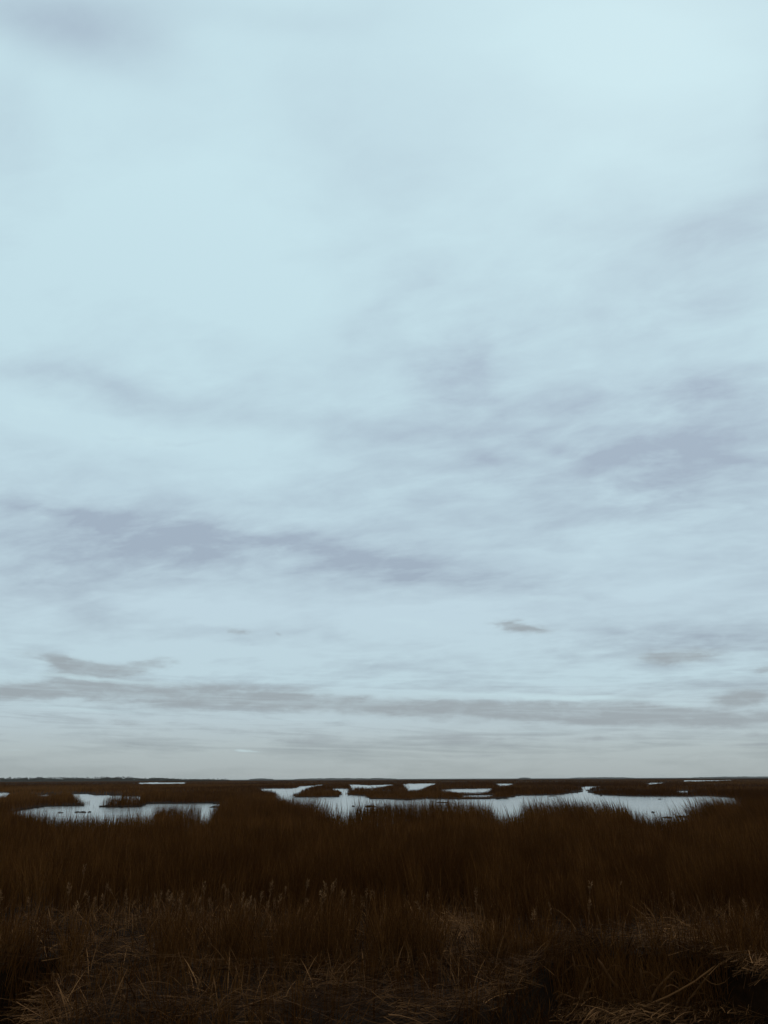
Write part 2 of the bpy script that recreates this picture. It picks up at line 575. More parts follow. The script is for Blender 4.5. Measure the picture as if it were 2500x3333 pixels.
# ------------------------------------------------------------------ fallen straw
def strips(p0, p1, sag, w, tone, nseg=4):
    """N long thin straws from p0 to p1, bent upward by sag in the middle"""
    n = len(p0)
    d = p1 - p0
    side = np.stack([-d[:, 1], d[:, 0], np.zeros(n)], -1)
    side /= np.maximum(np.linalg.norm(side, axis=1, keepdims=True), 1e-6)
    up = np.stack([np.zeros(n), np.zeros(n), np.ones(n)], -1)
    tw = rng.uniform(-.9, .9, n)[:, None]
    side = side * np.cos(tw) + up * np.sin(tw)
    bend = rng.normal(0, .05, n)[:, None] * np.linalg.norm(d, axis=1, keepdims=True)
    V = []
    for i in range(nseg + 1):
        t = i / nseg
        c = p0 + d * t + up * (sag[:, None] * 4 * t * (1 - t)) + side * bend * 4 * t * (1 - t)
        ww = w[:, None] * (.5 - .38 * t)
        V += [c - side * ww, c + side * ww]
    m = len(V)
    verts = np.stack(V, 1).reshape(-1, 3)
    base = (np.arange(n) * m)[:, None]
    quads = np.concatenate([base + np.array([[2 * i, 2 * i + 1, 2 * i + 3, 2 * i + 2]]) for i in range(nseg)])
    return verts, np.zeros((0, 3), int), quads, np.repeat(tone, m)


LOW = [(560, 3318, 620, 50, 800, .05, .22), (1450, 3318, 330, 50, 600, .1, .3), (2020, 3312, 420, 55, 1500, .25, .6),
       (2420, 3290, 160, 70, 500, .1, .45), (80, 3310, 160, 60, 500, .1, .45), (1250, 3290, 1400, 70, 1000, .0, .15), (1250, 3215, 1400, 130, 5200, .1, .10)]
straw = []
for lst, low in ((MATS, False), (LOW, True)):
    for (cx, cy, rx, ry, n, ang, pale) in lst:
        n = int(n * (1.25 if not low else .8))
        a = rng.uniform(0, 2 * math.pi, n); r = np.sqrt(rng.random(n)) * np.clip(rng.normal(.85, .25, n), .1, 1.4)
        px, py = cx + rx * r * np.cos(a), cy + ry * r * np.sin(a)
        x, y = ground_at(px, py, .08)
        x2, y2 = ground_at(px, py, -.5)
        dn = y < bank_edge(x)
        x, y = np.where(dn, x2, x), np.where(dn, np.minimum(y2, bank_edge(x2) + .1), y)
        zz = np.where(y > bank_edge(x), land_z(x, y), -.55 if low else -.05)
        zz = zz + rng.uniform(.01, .24, n) * (.6 if not low else .8) + .05 * vnoise(x * 3, y * 3, 101)
        ln = rng.gamma(2.6, .105, n)
        th = rng.normal(ang * 2.2, .30, n) + (rng.random(n) < .2) * rng.normal(0, 1.2, n) + 1.2 * (vnoise(x * 1.3, y * 1.3, 105) - .5)
        dz = rng.normal(0, .12, n)
        half = np.stack([np.cos(th) * ln / 2, np.sin(th) * ln / 2, dz * ln], -1)
        c = np.stack([x, y, zz], -1)
        tone = np.clip(rng.beta(.55, 2.9, n) * (.3 + 1.35 * pale) + .5 * (fbm(x * 1.6, y * 1.6, 111) - .56) + .2 * pale - .05, 0, 1)
        straw.append(strips(c - half, c + half, rng.uniform(-.02, .05, n), rng.uniform(.003, .0095, n), tone))
tag(blades('fallen_straw', M_STRAW, straw), 'matted pale straw lying flat along the dark creek bank in front', None, None, 'stuff')

# ragged grass growing out of the creek itself and hanging over its edge
rag = []
for (px, w_, n, hh) in [(40, 90, 500, .55), (230, 50, 160, .5), (560, 80, 420, .6), (760, 90, 600, .65), (960, 70, 450, .7),
                        (1090, 60, 420, .7), (1290, 90, 700, .7), (1400, 60, 320, .6), (1610, 50, 200, .6), (1700, 70, 260, .45), (1800, 50, 220, .55), (1890, 50, 260, .5),
                        (1985, 80, 420, .65), (2090, 60, 260, .5), (2180, 70, 320, .6), (2290, 60, 260, .5), (2390, 90, 420, .55), (2480, 60, 300, .6)]:
    pxs = rng.normal(px, w_ * .55, n)
    yy = rng.uniform(11.0, 11.7, n)
    d = ray(pxs, np.full(n, 3200.0))
    xx = d[:, 0] * yy / d[:, 1]
    zz = land_z(xx, yy) - .03
    rag.append(blade_arrays(xx, yy, zz, hh * np.clip(rng.normal(1, .28, n), .3, 1.6), rng.uniform(.005, .011, n),
                            rng.normal(0, .28, n), rng.normal(-.05, .25, n), 1.7, np.clip(rng.beta(1.5, 4, n), 0, 1), L3))
# blades bent over the bank edge, tips towards the viewer
n = 3800
xx = rng.uniform(-8, 8, n)
xx = xx[rng.random(n) < np.clip(2.6 * (fbm(xx * .8, xx * 0, 121) - .28), .05, 1)]
n = len(xx)
yy = bank_edge(xx) + rng.uniform(.02, .5, n)
rag.append(blade_arrays(xx, yy, land_z(xx, yy), rng.uniform(.2, .5, n), rng.uniform(.005, .011, n), rng.normal(0, .5, n),
                        rng.uniform(-1.0, -.1, n), 1.6, np.clip(rng.beta(1.5, 3.6, n), 0, 1), L3))
# short broken stems, bent every way, between the standing grass and the straw
n = 16000
u = rng.random(n)
dd = 9.2 + 7.3 * u ** .8
aa = np.radians(rng.uniform(-31, 31, n))
bx, by = dd * np.sin(aa), dd * np.cos(aa)
k = (by > bank_edge(bx)) & (rng.random(n) < np.clip(2.4 * (fbm(bx * .8, by * .8, 141) - .3), .04, 1))
bx, by = bx[k], by[k]
n = len(bx)
tn = np.clip(rng.beta(.9, 2.8, n) + .5 * (vnoise(bx * 1.7, by * 1.7, 142) - .5), 0, 1)
broken = [blade_arrays(bx, by, land_z(bx, by) + .02, rng.uniform(.12, .46, n), rng.uniform(.007, .017, n), rng.normal(0, .6, n), rng.normal(-.1, .55, n), 1.3, tn, L3)]
tag(blades('broken_stems', M_STRAW, broken), 'short broken dry stems bent every way above the creek bank', None, None, 'stuff')
# tufts rooted in the slumped face of the bank
n = 15000
xx = rng.uniform(-8.5, 8.5, n)
yy = bank_edge(xx) - rng.uniform(-.05, .62, n)
k = (yy > 8.3) & (rng.random(n) < np.clip(.25 + 1.8 * (fbm(xx * 1.6, yy * 1.6, 151) - .3), .1, 1))
xx, yy = xx[k], yy[k]
n = len(xx)
rag.append(blade_arrays(xx, yy, land_z(xx, yy) - .02, rng.uniform(.1, .36, n), rng.uniform(.006, .014, n), rng.normal(0, .45, n),
                        rng.normal(-.35, .35, n), 1.5, np.clip(rng.beta(1.0, 5.0, n), 0, 1), L3))
tag(blades('creek_grass', M_GRASS, rag), 'ragged dry grass sprouting from the dark creek and hanging over its bank', None, None, 'stuff')


# ------------------------------------------------------------------ tubes (stalks)
def tube(pts, radii, sides=6):
    P = [Vector(p) for p in pts]
    V = []; Q = []
    for i, p in enumerate(P):
        t = (P[min(i + 1, len(P) - 1)] - P[max(i - 1, 0)]).normalized()
        a = t.cross(Vector((0, 1, .3))).normalized(); b = t.cross(a)
        for k in range(sides):
            w = 2 * math.pi * k / sides
            V.append(p + (a * math.cos(w) + b * math.sin(w)) * radii[i])
    for i in range(len(P) - 1):
        for k in range(sides):
            k2 = (k + 1) % sides
            Q.append((i * sides + k, i * sides + k2, (i + 1) * sides + k2, (i + 1) * sides + k))
    return V, Q


def tube_mesh(name, tubes, mat, tone, parent=None):
    V = []; Q = []; T = []
    for (pts, rad), tn in zip(tubes, tone):
        v, q = tube(pts, rad)
        o = len(V); V += [tuple(a) for a in v]; Q += [tuple(i + o for i in f) for f in q]; T += [tn] * len(v)
    return np_mesh(name, np.array(V), np.zeros((0, 3), int), np.array(Q), mat, np.array(T), parent, True)


def smooth_path(pts, n=14, wob=.006):
    P = [Vector(p) for p in pts]
    out = []
    for i in range(n):
        s = i / (n - 1) * (len(P) - 1); k = min(int(s), len(P) - 2); f = s - k
        p0, p1, p2, p3 = P[max(k - 1, 0)], P[k], P[k + 1], P[min(k + 2, len(P) - 1)]
        c = .5 * ((2 * p1) + (p2 - p0) * f + (2 * p0 - 5 * p1 + 4 * p2 - p3) * f * f + (3 * p1 - p0 - 3 * p2 + p3) * f ** 3)
        out.append(c + Vector((random.gauss(0, wob), random.gauss(0, wob), random.gauss(0, wob))))
    return out


# big broken stalks crossing over the creek; pixel paths laid at a depth, thickness in metres
STALKS = [
    ('thick broken reed stalk slanting down from the bank, widest of the crossing stalks', [(1945, 3120), (1985, 3185), (2040, 3250), (2110, 3345)], 11.2, .030, .35),
    ('upright split reed stalk at the centre of the crossing stalks', [(2084, 3150), (2090, 3200), (2108, 3260), (2112, 3350)], 11.15, .026, .45),
    ('straight reed stalk leaning to the right from the split upright stalk', [(2195, 3160), (2150, 3205), (2125, 3245), (2108, 3300)], 11.1, .020, .45),
    ('long pale fallen reed stalk reaching from the straw mat down to the left', [(2330, 3142), (2260, 3195), (2180, 3240), (2095, 3278)], 11.0, .015, .75),
    ('short vertical reed stalk under the bank edge left of the crossing stalks', [(1862, 3108), (1872, 3150), (1874, 3200), (1882, 3250)], 11.3, .016, .3),
    ('reed stalk leaning right out of the straw, left of the crossing stalks', [(1915, 3180), (1895, 3240), (1870, 3290), (1850, 3345)], 11.1, .024, .3),
    ('bent reed stalk with a curled tip, low down left of the crossing stalks', [(1870, 3252), (1825, 3238), (1790, 3280), (1725, 3330)], 11.0, .017, .5),
    ('reed stalk propped under the bright straw mat, near the right edge', [(2310, 3170), (2270, 3220), (2235, 3270), (2215, 3345)], 11.05, .017, .35),
    ('arched pale reed stalk curving down to the bottom edge', [(570, 3282), (625, 3266), (675, 3295), (715, 3350)], 10.9, .014, .75),
    ('pale straight straw lying across the dark hollow near the left edge', [(60, 3252), (120, 3253), (200, 3244), (297, 3232)], 11.0, .0075, 1.0),
    ('dim reed stalk slanting down behind the pale straight straw', [(285, 3175), (240, 3230), (190, 3280), (130, 3345)], 11.15, .018, .25),
    ('upper of two short pale straws lying side by side in the dark centre', [(1075, 3222), (1098, 3218), (1120, 3216), (1142, 3214)], 11.0, .006, 1.0),
    ('lower of two short pale straws lying side by side in the dark centre', [(1080, 3226), (1100, 3223), (1122, 3221), (1140, 3220)], 11.0, .005, .9),
    ('lone tiny pale straw lying level below the left straw mat', [(588, 3214), (602, 3212), (618, 3213), (630, 3215)], 11.0, .005, .95),
    ('thin pale straw lying on the bank above the centre hollow', [(1070, 3034), (1100, 3031), (1130, 3027), (1155, 3024)], 11.6, .005, .8),
]
for lab, pts, Y, rad, tn in STALKS:
    P = smooth_path([plane_at(a, b, Y + random.uniform(-.05, .05)) for a, b in pts], 14, rad * .12)
    root = empty('broken_stalk', P[-1])
    tag(root, lab, 'reed stalk', 'broken reed stalks over the creek')
    Q = [p - P[-1] for p in P]
    rr = [rad * (.55 + .45 * i / 13) * random.uniform(.85, 1.12) for i in range(14)]
    rr[0] *= .3
    tube_mesh('stem', [(Q, rr)], M_STALK, [tn if rad < .01 else tn * .6], root)
    if rad > .012:
        # torn dry sheath leaves still clinging to the stem
        for k in range(2 if rad < .02 else 3):
            i = random.randint(2, 9)
            s = random.choice((-1, 1))
            L = random.uniform(.18, .38)
            k1, k2 = random.uniform(-.3, .3), random.uniform(-.5, .3)
            q = [Q[i], Q[i] + Vector((s * L * .35, -.02, L * k1)), Q[i] + Vector((s * L * .7, -.03, L * (k1 + k2) * .7)), Q[i] + Vector((s * L * .95, -.04, L * k2))]
            tube_mesh('leaf', [(smooth_path(q, 8, .003), [.004, .006, .006, .005, .005, .004, .003, .001])], M_STALK, [tn * .55], root)

# ------------------------------------------------------------------ pale seed heads
def seed_stalk(h, seed):
    r = random.Random(seed)
    root = empty('seed_stalk')
    lx = r.uniform(-.12, .12)
    P = [Vector((lx * h * t * t, 0, h * t)) for t in [i / 7 for i in range(8)]]
    tube_mesh('stem', [(P, [.006 - .0005 * i for i in range(8)])], M_STALK, [.35], root)
    g = np.random.default_rng(seed)
    n = 46
    t = g.uniform(.6, 1.06, n) ** .8
    c = np.stack([lx * h * t * t, np.zeros(n), h * np.minimum(t, 1.05)], -1)
    a = g.uniform(0, 6.283, n); sp = .032 * np.sin(np.clip((t - .68) / .42, 0, 1) * math.pi) + .008
    tip = c + np.stack([np.cos(a) * sp, np.sin(a) * sp, g.uniform(.0, .05, n)], -1)
    sd = np.stack([-np.sin(a), np.cos(a), np.zeros(n)], -1) * .006
    V = np.stack([c - sd, c + sd, tip + sd * .8, tip - sd * .8], 1).reshape(-1, 3)
    Qd = (np.arange(n) * 4)[:, None] + np.array([[0, 1, 2, 3]])
    np_mesh('seed_head', V, np.zeros((0, 3), int), Qd, M_SEED, np.repeat(g.uniform(.1, .9, n), 4), root)
    return root


SEED_LABEL = 'pale fluffy seeding grass stalk among the dark grass above the creek bank'
protos = [seed_stalk(random.uniform(.42, .6), 500 + i) for i in range(5)]
seed_px = []
for i in range(110):
    u = random.random()
    if i < 70:
        px = random.choice([random.gauss(520, 90), random.gauss(600, 60), random.gauss(790, 70), random.gauss(950, 60), random.gauss(1090, 70),
                            random.gauss(380, 80), random.uniform(150, 1250)])
        py = random.gauss(2928, 42)
    else:
        px = random.uniform(0, 2500); py = random.gauss(2960, 60)
    seed_px.append((px, py))
for i, (px, py) in enumerate(seed_px):
    src = protos[i % 5]
    if i < 5:
        o = src
    else:
        o = src.copy(); COL.objects.link(o)
        for ch in src.children:
            c = ch.copy(); COL.objects.link(c); c.parent = o
    s = random.uniform(.4, 1.05)
    Yd = random.uniform(12.0, 14.8)
    p = plane_at(px, py, Yd)             # the head, then down to the ground
    o.scale = (s, s, s)
    o.location = (p.x, Yd, max(-.05, min(.35, p.z - .45 * s)))
    o.rotation_euler = (random.gauss(0, .12), random.gauss(0, .24), random.uniform(0, 6.28))
    tag(o, SEED_LABEL, 'grass stalk', 'pale seeding stalks above the creek bank')


# ------------------------------------------------------------------ mud clods and driftwood in the ponds
def clod(name, lab, cat, px, py, wpx, hpx, group=None):
    x, y = ground_at(np.array(float(px)), np.array(float(py)), -.13)
    d = math.hypot(float(x), float(y))
    w = wpx * d / FPX / 2; h = hpx * d / FPX
    g = random.Random(int(px * 7 + py))
    V = []; Q = []; T = []
    nu, nv = 14, 5
    ph = [g.uniform(.7, 1.25) for _ in range(nu)]
    pz = [g.uniform(.45, 1.2) for _ in range(nu)]
    for j in range(nv):
        e = j / nv * math.pi / 2
        for i in range(nu):
            a = 2 * math.pi * i / nu
            r = math.cos(e) * ph[i]
            V.append((w * r * math.cos(a), max(.25 * w, .3) * r * math.sin(a), -.06 + (h + .06) * math.sin(e) * (pz[i] if j < nv - 1 else .9)))
    V.append((g.uniform(-.3, .3) * w, 0, h * .8))
    for j in range(nv - 1):
        for i in range(nu):
            i2 = (i + 1) % nu
            Q.append((j * nu + i, j * nu + i2, (j + 1) * nu + i2, (j + 1) * nu + i))
    for i in range(nu):
        T.append(((nv - 1) * nu + i, (nv - 1) * nu + (i + 1) % nu, len(V) - 1))
    o = np_mesh(name, np.array(V), np.array(T), np.array(Q), M_CLOD)
    o.location = (float(x), float(y), -.13)
    tag(o, lab, cat, group)
    return o


G = 'dark mud clods in the ponds'
for lab, px, py, w, h in [
    ('small flat mud clod, alone at the left in the left pond', 200, 2646, 22, 3),
    ('first dark clod from the left in the short row in the left pond', 250, 2644.5, 14, 4),
    ('longest dark clod in the short row in the left pond', 270, 2645, 20, 5),
    ('last dark clod at the right end of the short row in the left pond', 292, 2644, 10, 4),
    ('blocky dark mud clod beside the thin reeds in the left pond', 515, 2662, 30, 12),
    ('flat spit of mud reaching into the left pond from the round reed clump', 712, 2628, 70, 5),
    ('flat mud clod close to the long reed clump, left of the driftwood', 1205, 2626, 44, 5),
    ('tiny mud clod left of a wider flat clod near the middle shore', 1150, 2625, 12, 4),
    ('thin bar of mud behind the long reed clump tips', 1440, 2613, 50, 3),
    ('tiny dark clod far out on the widest water', 1957, 2591, 8, 3),
    ('narrow mud bar on the open water, right of the tiny far clod', 2147, 2602, 18, 2.5),
    ('thin mud bar close under the far bank of the widest water', 1800, 2592, 26, 2.5),
    ('low rounded clod near the right reeds, left of two bigger clods', 2127, 2645, 10, 4),
    ('left of two ragged clods at the foot of the right reeds', 2170, 2662, 34, 4),
    ('right and larger of two ragged clods at the foot of the right reeds', 2218, 2660, 36, 5)]:
    clod('mud_clod', lab, 'mud clod', px, py, w, h, G)

# driftwood: a half-sunk branch with two prongs
x, y = ground_at(np.array(1634.), np.array(2602.), -.13)
root = empty('driftwood', (float(x), float(y), -.13))
tag(root, 'half-sunk dark driftwood branch lying in the middle of the pond', 'driftwood')
tube_mesh('log', [(smooth_path([(-.75, 0, .02), (-.2, .05, .10), (.3, 0, .12), (.8, -.05, .02)], 10, .01), [.03, .05, .07, .08, .08, .07, .06, .05, .04, .02])], M_CLOD, [.2], root)
tube_mesh('branch', [(smooth_path([(.1, 0, .1), (.25, .02, .26), (.5, .05, .30)], 8, .008), [.035, .03, .03, .025, .02, .02, .015, .008])], M_CLOD, [.2], root)
tube_mesh('branch', [(smooth_path([(-.2, 0, .08), (-.45, .02, .17), (-.7, .05, .15)], 8, .008), [.03, .03, .025, .02, .02, .015, .01, .006])], M_CLOD, [.2], root)


# ------------------------------------------------------------------ far trees
def tree(name, H, seed, low):
    g = np.random.default_rng(seed)
    root = empty(name)
    P = [Vector((g.normal(0, .15), g.normal(0, .15), H * .9 * i / 5)) for i in range(6)]
    limbs = [(P, [.28, .25, .2, .16, .1, .04])]
    for k in range(5):
        t = g.uniform(.35, .8); a = g.uniform(0, 6.28); L = H * g.uniform(.14, .28)
        limbs.append(([Vector((0, 0, H * t)), Vector((math.cos(a) * L, math.sin(a) * L, H * t + L * .35))], [.1, .03]))
    tube_mesh('trunk', limbs, M_BARK, [.3] * 6, root)
    n = 620
    nc = 12
    cc = np.stack([g.normal(0, H * .15, nc), g.normal(0, H * .15, nc), H * np.concatenate([g.uniform(low, .92, nc - 3), g.uniform(.02, .3, 3)])], -1)
    cr = H * g.uniform(.08, .17, nc)
    k = g.integers(0, nc, n)
    u = g.normal(0, 1, (n, 3)); u /= np.linalg.norm(u, axis=1, keepdims=True)
    c = cc[k] + u * (cr[k] * g.random(n) ** .45)[:, None] * np.array([1.25, 1.25, .8])
    a = g.normal(0, 1, (n, 3)); a /= np.linalg.norm(a, axis=1, keepdims=True)
    b = np.cross(a, g.normal(0, 1, (n, 3))); b /= np.linalg.norm(b, axis=1, keepdims=True)
    s = (H * g.uniform(.02, .05, n))[:, None]
    V = np.stack([c - a * s - b * s * .6, c + a * s - b * s * .6, c + a * s * .7 + b * s, c - a * s * .7 + b * s], 1).reshape(-1, 3)
    Qd = (np.arange(n) * 4)[:, None] + np.array([[0, 1, 2, 3]])
    np_mesh('crown', V, np.zeros((0, 3), int), Qd, M_LEAF, None, root)
    return root


TP = [tree('pine_tree', 12, 700 + i, (.1, .16, .08, .2)[i]) for i in range(4)]
used = [False] * 4
GT = 'trees in the wood on the left horizon'
LT = 'small dark pine in the long wood on the left horizon'


def plant_tree(px, Y, H, lab, grp):
    i = random.randrange(4)
    d = ray(np.array(float(px)), np.array(2540.0))
    if not used[i]:
        o = TP[i]; used[i] = True
    else:
        o = TP[i].copy(); COL.objects.link(o)
        for ch in TP[i].children:
            c = ch.copy(); COL.objects.link(c); c.parent = o
    s = H / 12
    o.location = (float(d[0] / d[1] * Y), Y, 0)
    o.scale = (s * random.uniform(1.0, 1.5), s * random.uniform(1.0, 1.5), s)
    o.rotation_euler = (0, 0, random.uniform(0, 6.28))
    tag(o, lab, 'tree', grp)


def top_of(px):
    xs = [-200, 60, 110, 200, 300, 350, 420, 440, 520, 600]
    hs = [11.5, 11.5, 12.5, 12, 10.5, 13, 12.5, 9.5, 9, 6.5]
    return float(np.interp(px, xs, hs))


for i in range(150):
    px = -180 + (790 * (i + random.uniform(-.6, .6)) / 150)
    H = top_of(px) * random.uniform(.76, 1.0)
    if 440 < px < 470 or random.random() < .04: H *= .7
    plant_tree(px, random.uniform(2150, 2450), H, LT, GT)
for i in range(26):
    px = 606 + 140 * i / 26 + random.uniform(-3, 3)
    plant_tree(px, random.uniform(1750, 1850), 4.6 * random.uniform(.75, 1.1) * (1 if px < 735 else .7),
               'low dark shrubby pine in the short clump right of the long wood', 'trees in the short clump on the horizon')


# scrub at the foot of the long wood
n = 5000
px = rng.uniform(-220, 745, n)
dirs = ray(px, np.full(n, 2541.0))
Yt = rng.uniform(2100, 2450, n) - np.where(px > 610, 400, 0)
xx = dirs[:, 0] / dirs[:, 1] * Yt
top = np.interp(px, [-220, 420, 600, 640, 745], [8.5, 8.5, 4.2, 3.2, 1.2]) * (.6 + .6 * vnoise(px * .05, px * 0, 131))
zz = rng.random(n) * top
sw = rng.uniform(.5, 1.5, n)
V = np.stack([np.stack([xx - sw * 2, Yt, zz - sw * .6], -1), np.stack([xx + sw * 2, Yt + sw, zz - sw * .6], -1),
              np.stack([xx + sw, Yt + sw, zz + sw * .5], -1), np.stack([xx - sw, Yt, zz + sw * .5], -1)], 1).reshape(-1, 3)
tag(np_mesh('scrub', V, np.zeros((0, 3), int), (np.arange(n) * 4)[:, None] + np.array([[0, 1, 2, 3]]), M_LEAF),
    'low scrub along the foot of the wood on the left horizon', None, None, 'stuff')


# very distant wooded shores, too far to tell a tree from its neighbour
def far_shore(lab, px0, px1, Y, hpx):
    n = 900
    px = rng.uniform(px0, px1, n)
    dirs = ray(px, np.full(n, 2537.0))
    x = dirs[:, 0] / dirs[:, 1] * Y
    yy = Y + rng.uniform(-60, 60, n)
    env = np.sin(np.clip((px - px0) / (px1 - px0), 0, 1) * math.pi) ** .4
    top = hpx * Y / FPX * env * (.7 + .5 * vnoise(px * .07, px * 0, int(px0)))
    z = rng.random(n) ** .8 * top
    s = rng.uniform(2.5, 6, n)
    V = np.stack([np.stack([x - s * 1.6, yy, z - s * .5], -1), np.stack([x + s * 1.6, yy + s, z - s * .5], -1),
                  np.stack([x + s, yy + s, z + s * .45], -1), np.stack([x - s, yy, z + s * .45], -1)], 1).reshape(-1, 3)
    Qd = (np.arange(n) * 4)[:, None] + np.array([[0, 1, 2, 3]])
    o = np_mesh('distant_wood', V, np.zeros((0, 3), int), Qd, M_LEAF)
    tag(o, lab, None, None, 'stuff')


far_shore('faint low wooded shore near the middle of the horizon', 960, 1290, 6500, 3.4)
far_shore('very short faint wooded shore left of the middle of the horizon', 815, 885, 6000, 3.0)
far_shore('faint hazy wooded shore on the horizon above the widest water', 1860, 2060, 6500, 2.6)
far_shore('tiny faint wooded shore on the horizon right of the middle', 1695, 1722, 6000, 2.2)
far_shore('faint hazy wooded shore at the right edge of the horizon', 2260, 2620, 7000, 3.0)


# ------------------------------------------------------------------ haze
def build_haze():
    x0, x1, y0, y1, z0, z1 = -9000, 9000, -300, 9500, -3.0, 17.0
    v = np.array([(x, y, z) for z in (z0, z1) for y in (y0, y1) for x in (x0, x1)], float)
    q = np.array([(0, 2, 3, 1), (4, 5, 7, 6), (0, 1, 5, 4), (2, 6, 7, 3), (0, 4, 6, 2), (1, 3, 7, 5)])
    m = bpy.data.materials.new('haze'); m.use_nodes = True
    m.node_tree.nodes.clear()
    nt = NT(m.node_tree)
    out = nt.add('ShaderNodeOutputMaterial')
    pv = nt.add('ShaderNodeVolumePrincipled', {'Color': (.97, .95, .92, 1), 'Density': .000035, 'Anisotropy': .3})
    nt.l.new(pv.outputs[0], out.inputs['Volume'])
    o = np_mesh('haze', v, np.zeros((0, 3), int), q, m)
    tag(o, 'thin pale haze low over the far marsh', None, None, 'stuff')


HAZE = True
if HAZE:
    build_haze()

# ------------------------------------------------------------------ sky and light
world = bpy.data.worlds.new('World'); S.world = world
world.use_nodes = True
wt = NT(world.node_tree)
wt.n.clear()
SUN_EL, SUN_AZ = R(48), R(25)          # azimuth measured from +Y (ahead) towards +X
co = wt.add('ShaderNodeTexCoord').outputs['Generated']
dirn = wt.vmath('NORMALIZE', co)
sep = wt.add('ShaderNodeSeparateXYZ', {0: dirn})
dx, dy, dz = sep.outputs
az = wt.math('ARCTAN2', dx, dy)
el = wt.math('ARCSINE', dz)
zc = wt.math('ADD', wt.math('MAXIMUM', dz, 0.0), .16)
plane = wt.add('ShaderNodeCombineXYZ', {0: wt.math('DIVIDE', dx, zc), 1: wt.math('DIVIDE', dy, zc), 2: 0.0}).outputs[0]
ang = wt.add('ShaderNodeCombineXYZ', {0: az, 1: el, 2: 0.0}).outputs[0]
# cloud turbulence, drawn out along the wind that sets from the upper left to the lower right
rotp = wt.add('ShaderNodeVectorRotate', {'Vector': plane, 'Angle': R(20)}, rotation_type='Z_AXIS').outputs[0]
strp = wt.vmath('MULTIPLY', rotp, (.6, 1.0, 1))
n_big = wt.noise(plane, .55, 3, .5, 0, True)
n_mid = wt.noise(strp, 2.2, 6, .6, .4, True)
n_fine = wt.noise(strp, 9.0, 6, .62, .3)
n_fib = wt.noise(strp, 2.6, 8, .6, .7)
lowp = wt.add('ShaderNodeCombineXYZ', {0: wt.math('MULTIPLY', az, 7.0), 1: wt.math('MULTIPLY', el, 38.0), 2: 4.0}).outputs[0]
n_str = wt.noise(lowp, 1.0, 7, .6, .6)
lowq = wt.add('ShaderNodeCombineXYZ', {0: wt.math('MULTIPLY', az, 26.0), 1: wt.math('MULTIPLY', el, 70.0), 2: 9.0}).outputs[0]
n_puff = wt.noise(lowq, 1.0, 6, .62, .4)
n_puffc = wt.noise(lowq, .8, 4, .6, .3, True)
amp_el = wt.math('ADD', wt.math('MULTIPLY', wt.math('MAXIMUM', el, 0.0), .9), .02)     # flatter towards the horizon


def warp(vec_noise, kx, ky):
    c = wt.vmath('SUBTRACT', vec_noise, (.5, .5, .5))
    sc = wt.add('ShaderNodeCombineXYZ', {0: wt.math('MULTIPLY', wt.math('ADD', amp_el, .12), kx), 1: wt.math('MULTIPLY', amp_el, ky), 2: 0.0}).outputs[0]
    return wt.vmath('MULTIPLY', c, sc)


soft = wt.vmath('ADD', ang, warp(n_big, .5, .35))
tex = wt.vmath('ADD', ang, wt.vmath('ADD', warp(n_mid, .6, .45), warp(n_big, .15, .1)))
low = wt.vmath('ADD', ang, wt.vmath('ADD', warp(n_mid, .25, .10), warp(n_puffc, .22, .06)))

K = 2500 / 1659.0


def azel(vx, vy):
    d = ray(vx * K, vy * K)
    return math.atan2(d[0], d[1]), math.asin(d[2])


def layer(vec, feats, kx=1.0, ky=1.0):
    """sum of soft elliptical cloud masses at given bearings and heights in the sky"""
    acc = None
    for (cx, cy, rx, ry, deg, a) in feats:
        c, s = math.cos(R(deg)), math.sin(R(deg))
        a0, e0 = azel(cx, cy)
        # derivative of the sky angles along the long axis and across it
        a1, e1 = azel(cx + 4 * c, cy + 4 * s); a2, e2 = azel(cx - 4 * s, cy + 4 * c)
        ux, uy = (a1 - a0) / 4, (e1 - e0) / 4
        vx, vy = (a2 - a0) / 4, (e2 - e0) / 4
        lu, lv = math.hypot(ux, uy), math.hypot(vx, vy)
        if acc is not None:
            # chained on the running sum so that the shader is evaluated mass by mass
            vec = wt.add('ShaderNodeVectorMath', {0: acc, 1: (1e-8, 1e-8, 1e-8), 2: vec}, operation='MULTIPLY_ADD').outputs[0]
        mp = wt.add('ShaderNodeMapping', {'Vector': vec, 'Location': (a0, e0, 0), 'Rotation': (0, 0, math.atan2(uy, ux)),
                                          'Scale': (rx * lu * kx, ry * lv * ky, 1)}, vector_type='TEXTURE')
        r2 = wt.add('ShaderNodeVectorMath', {0: mp.outputs[0], 1: mp.outputs[0]}, operation='DOT_PRODUCT').outputs['Value']
        f = wt.math('POWER', .13, r2)
        acc = wt.math('MULTIPLY_ADD', f, a, acc if acc is not None else 0.0)
    return acc


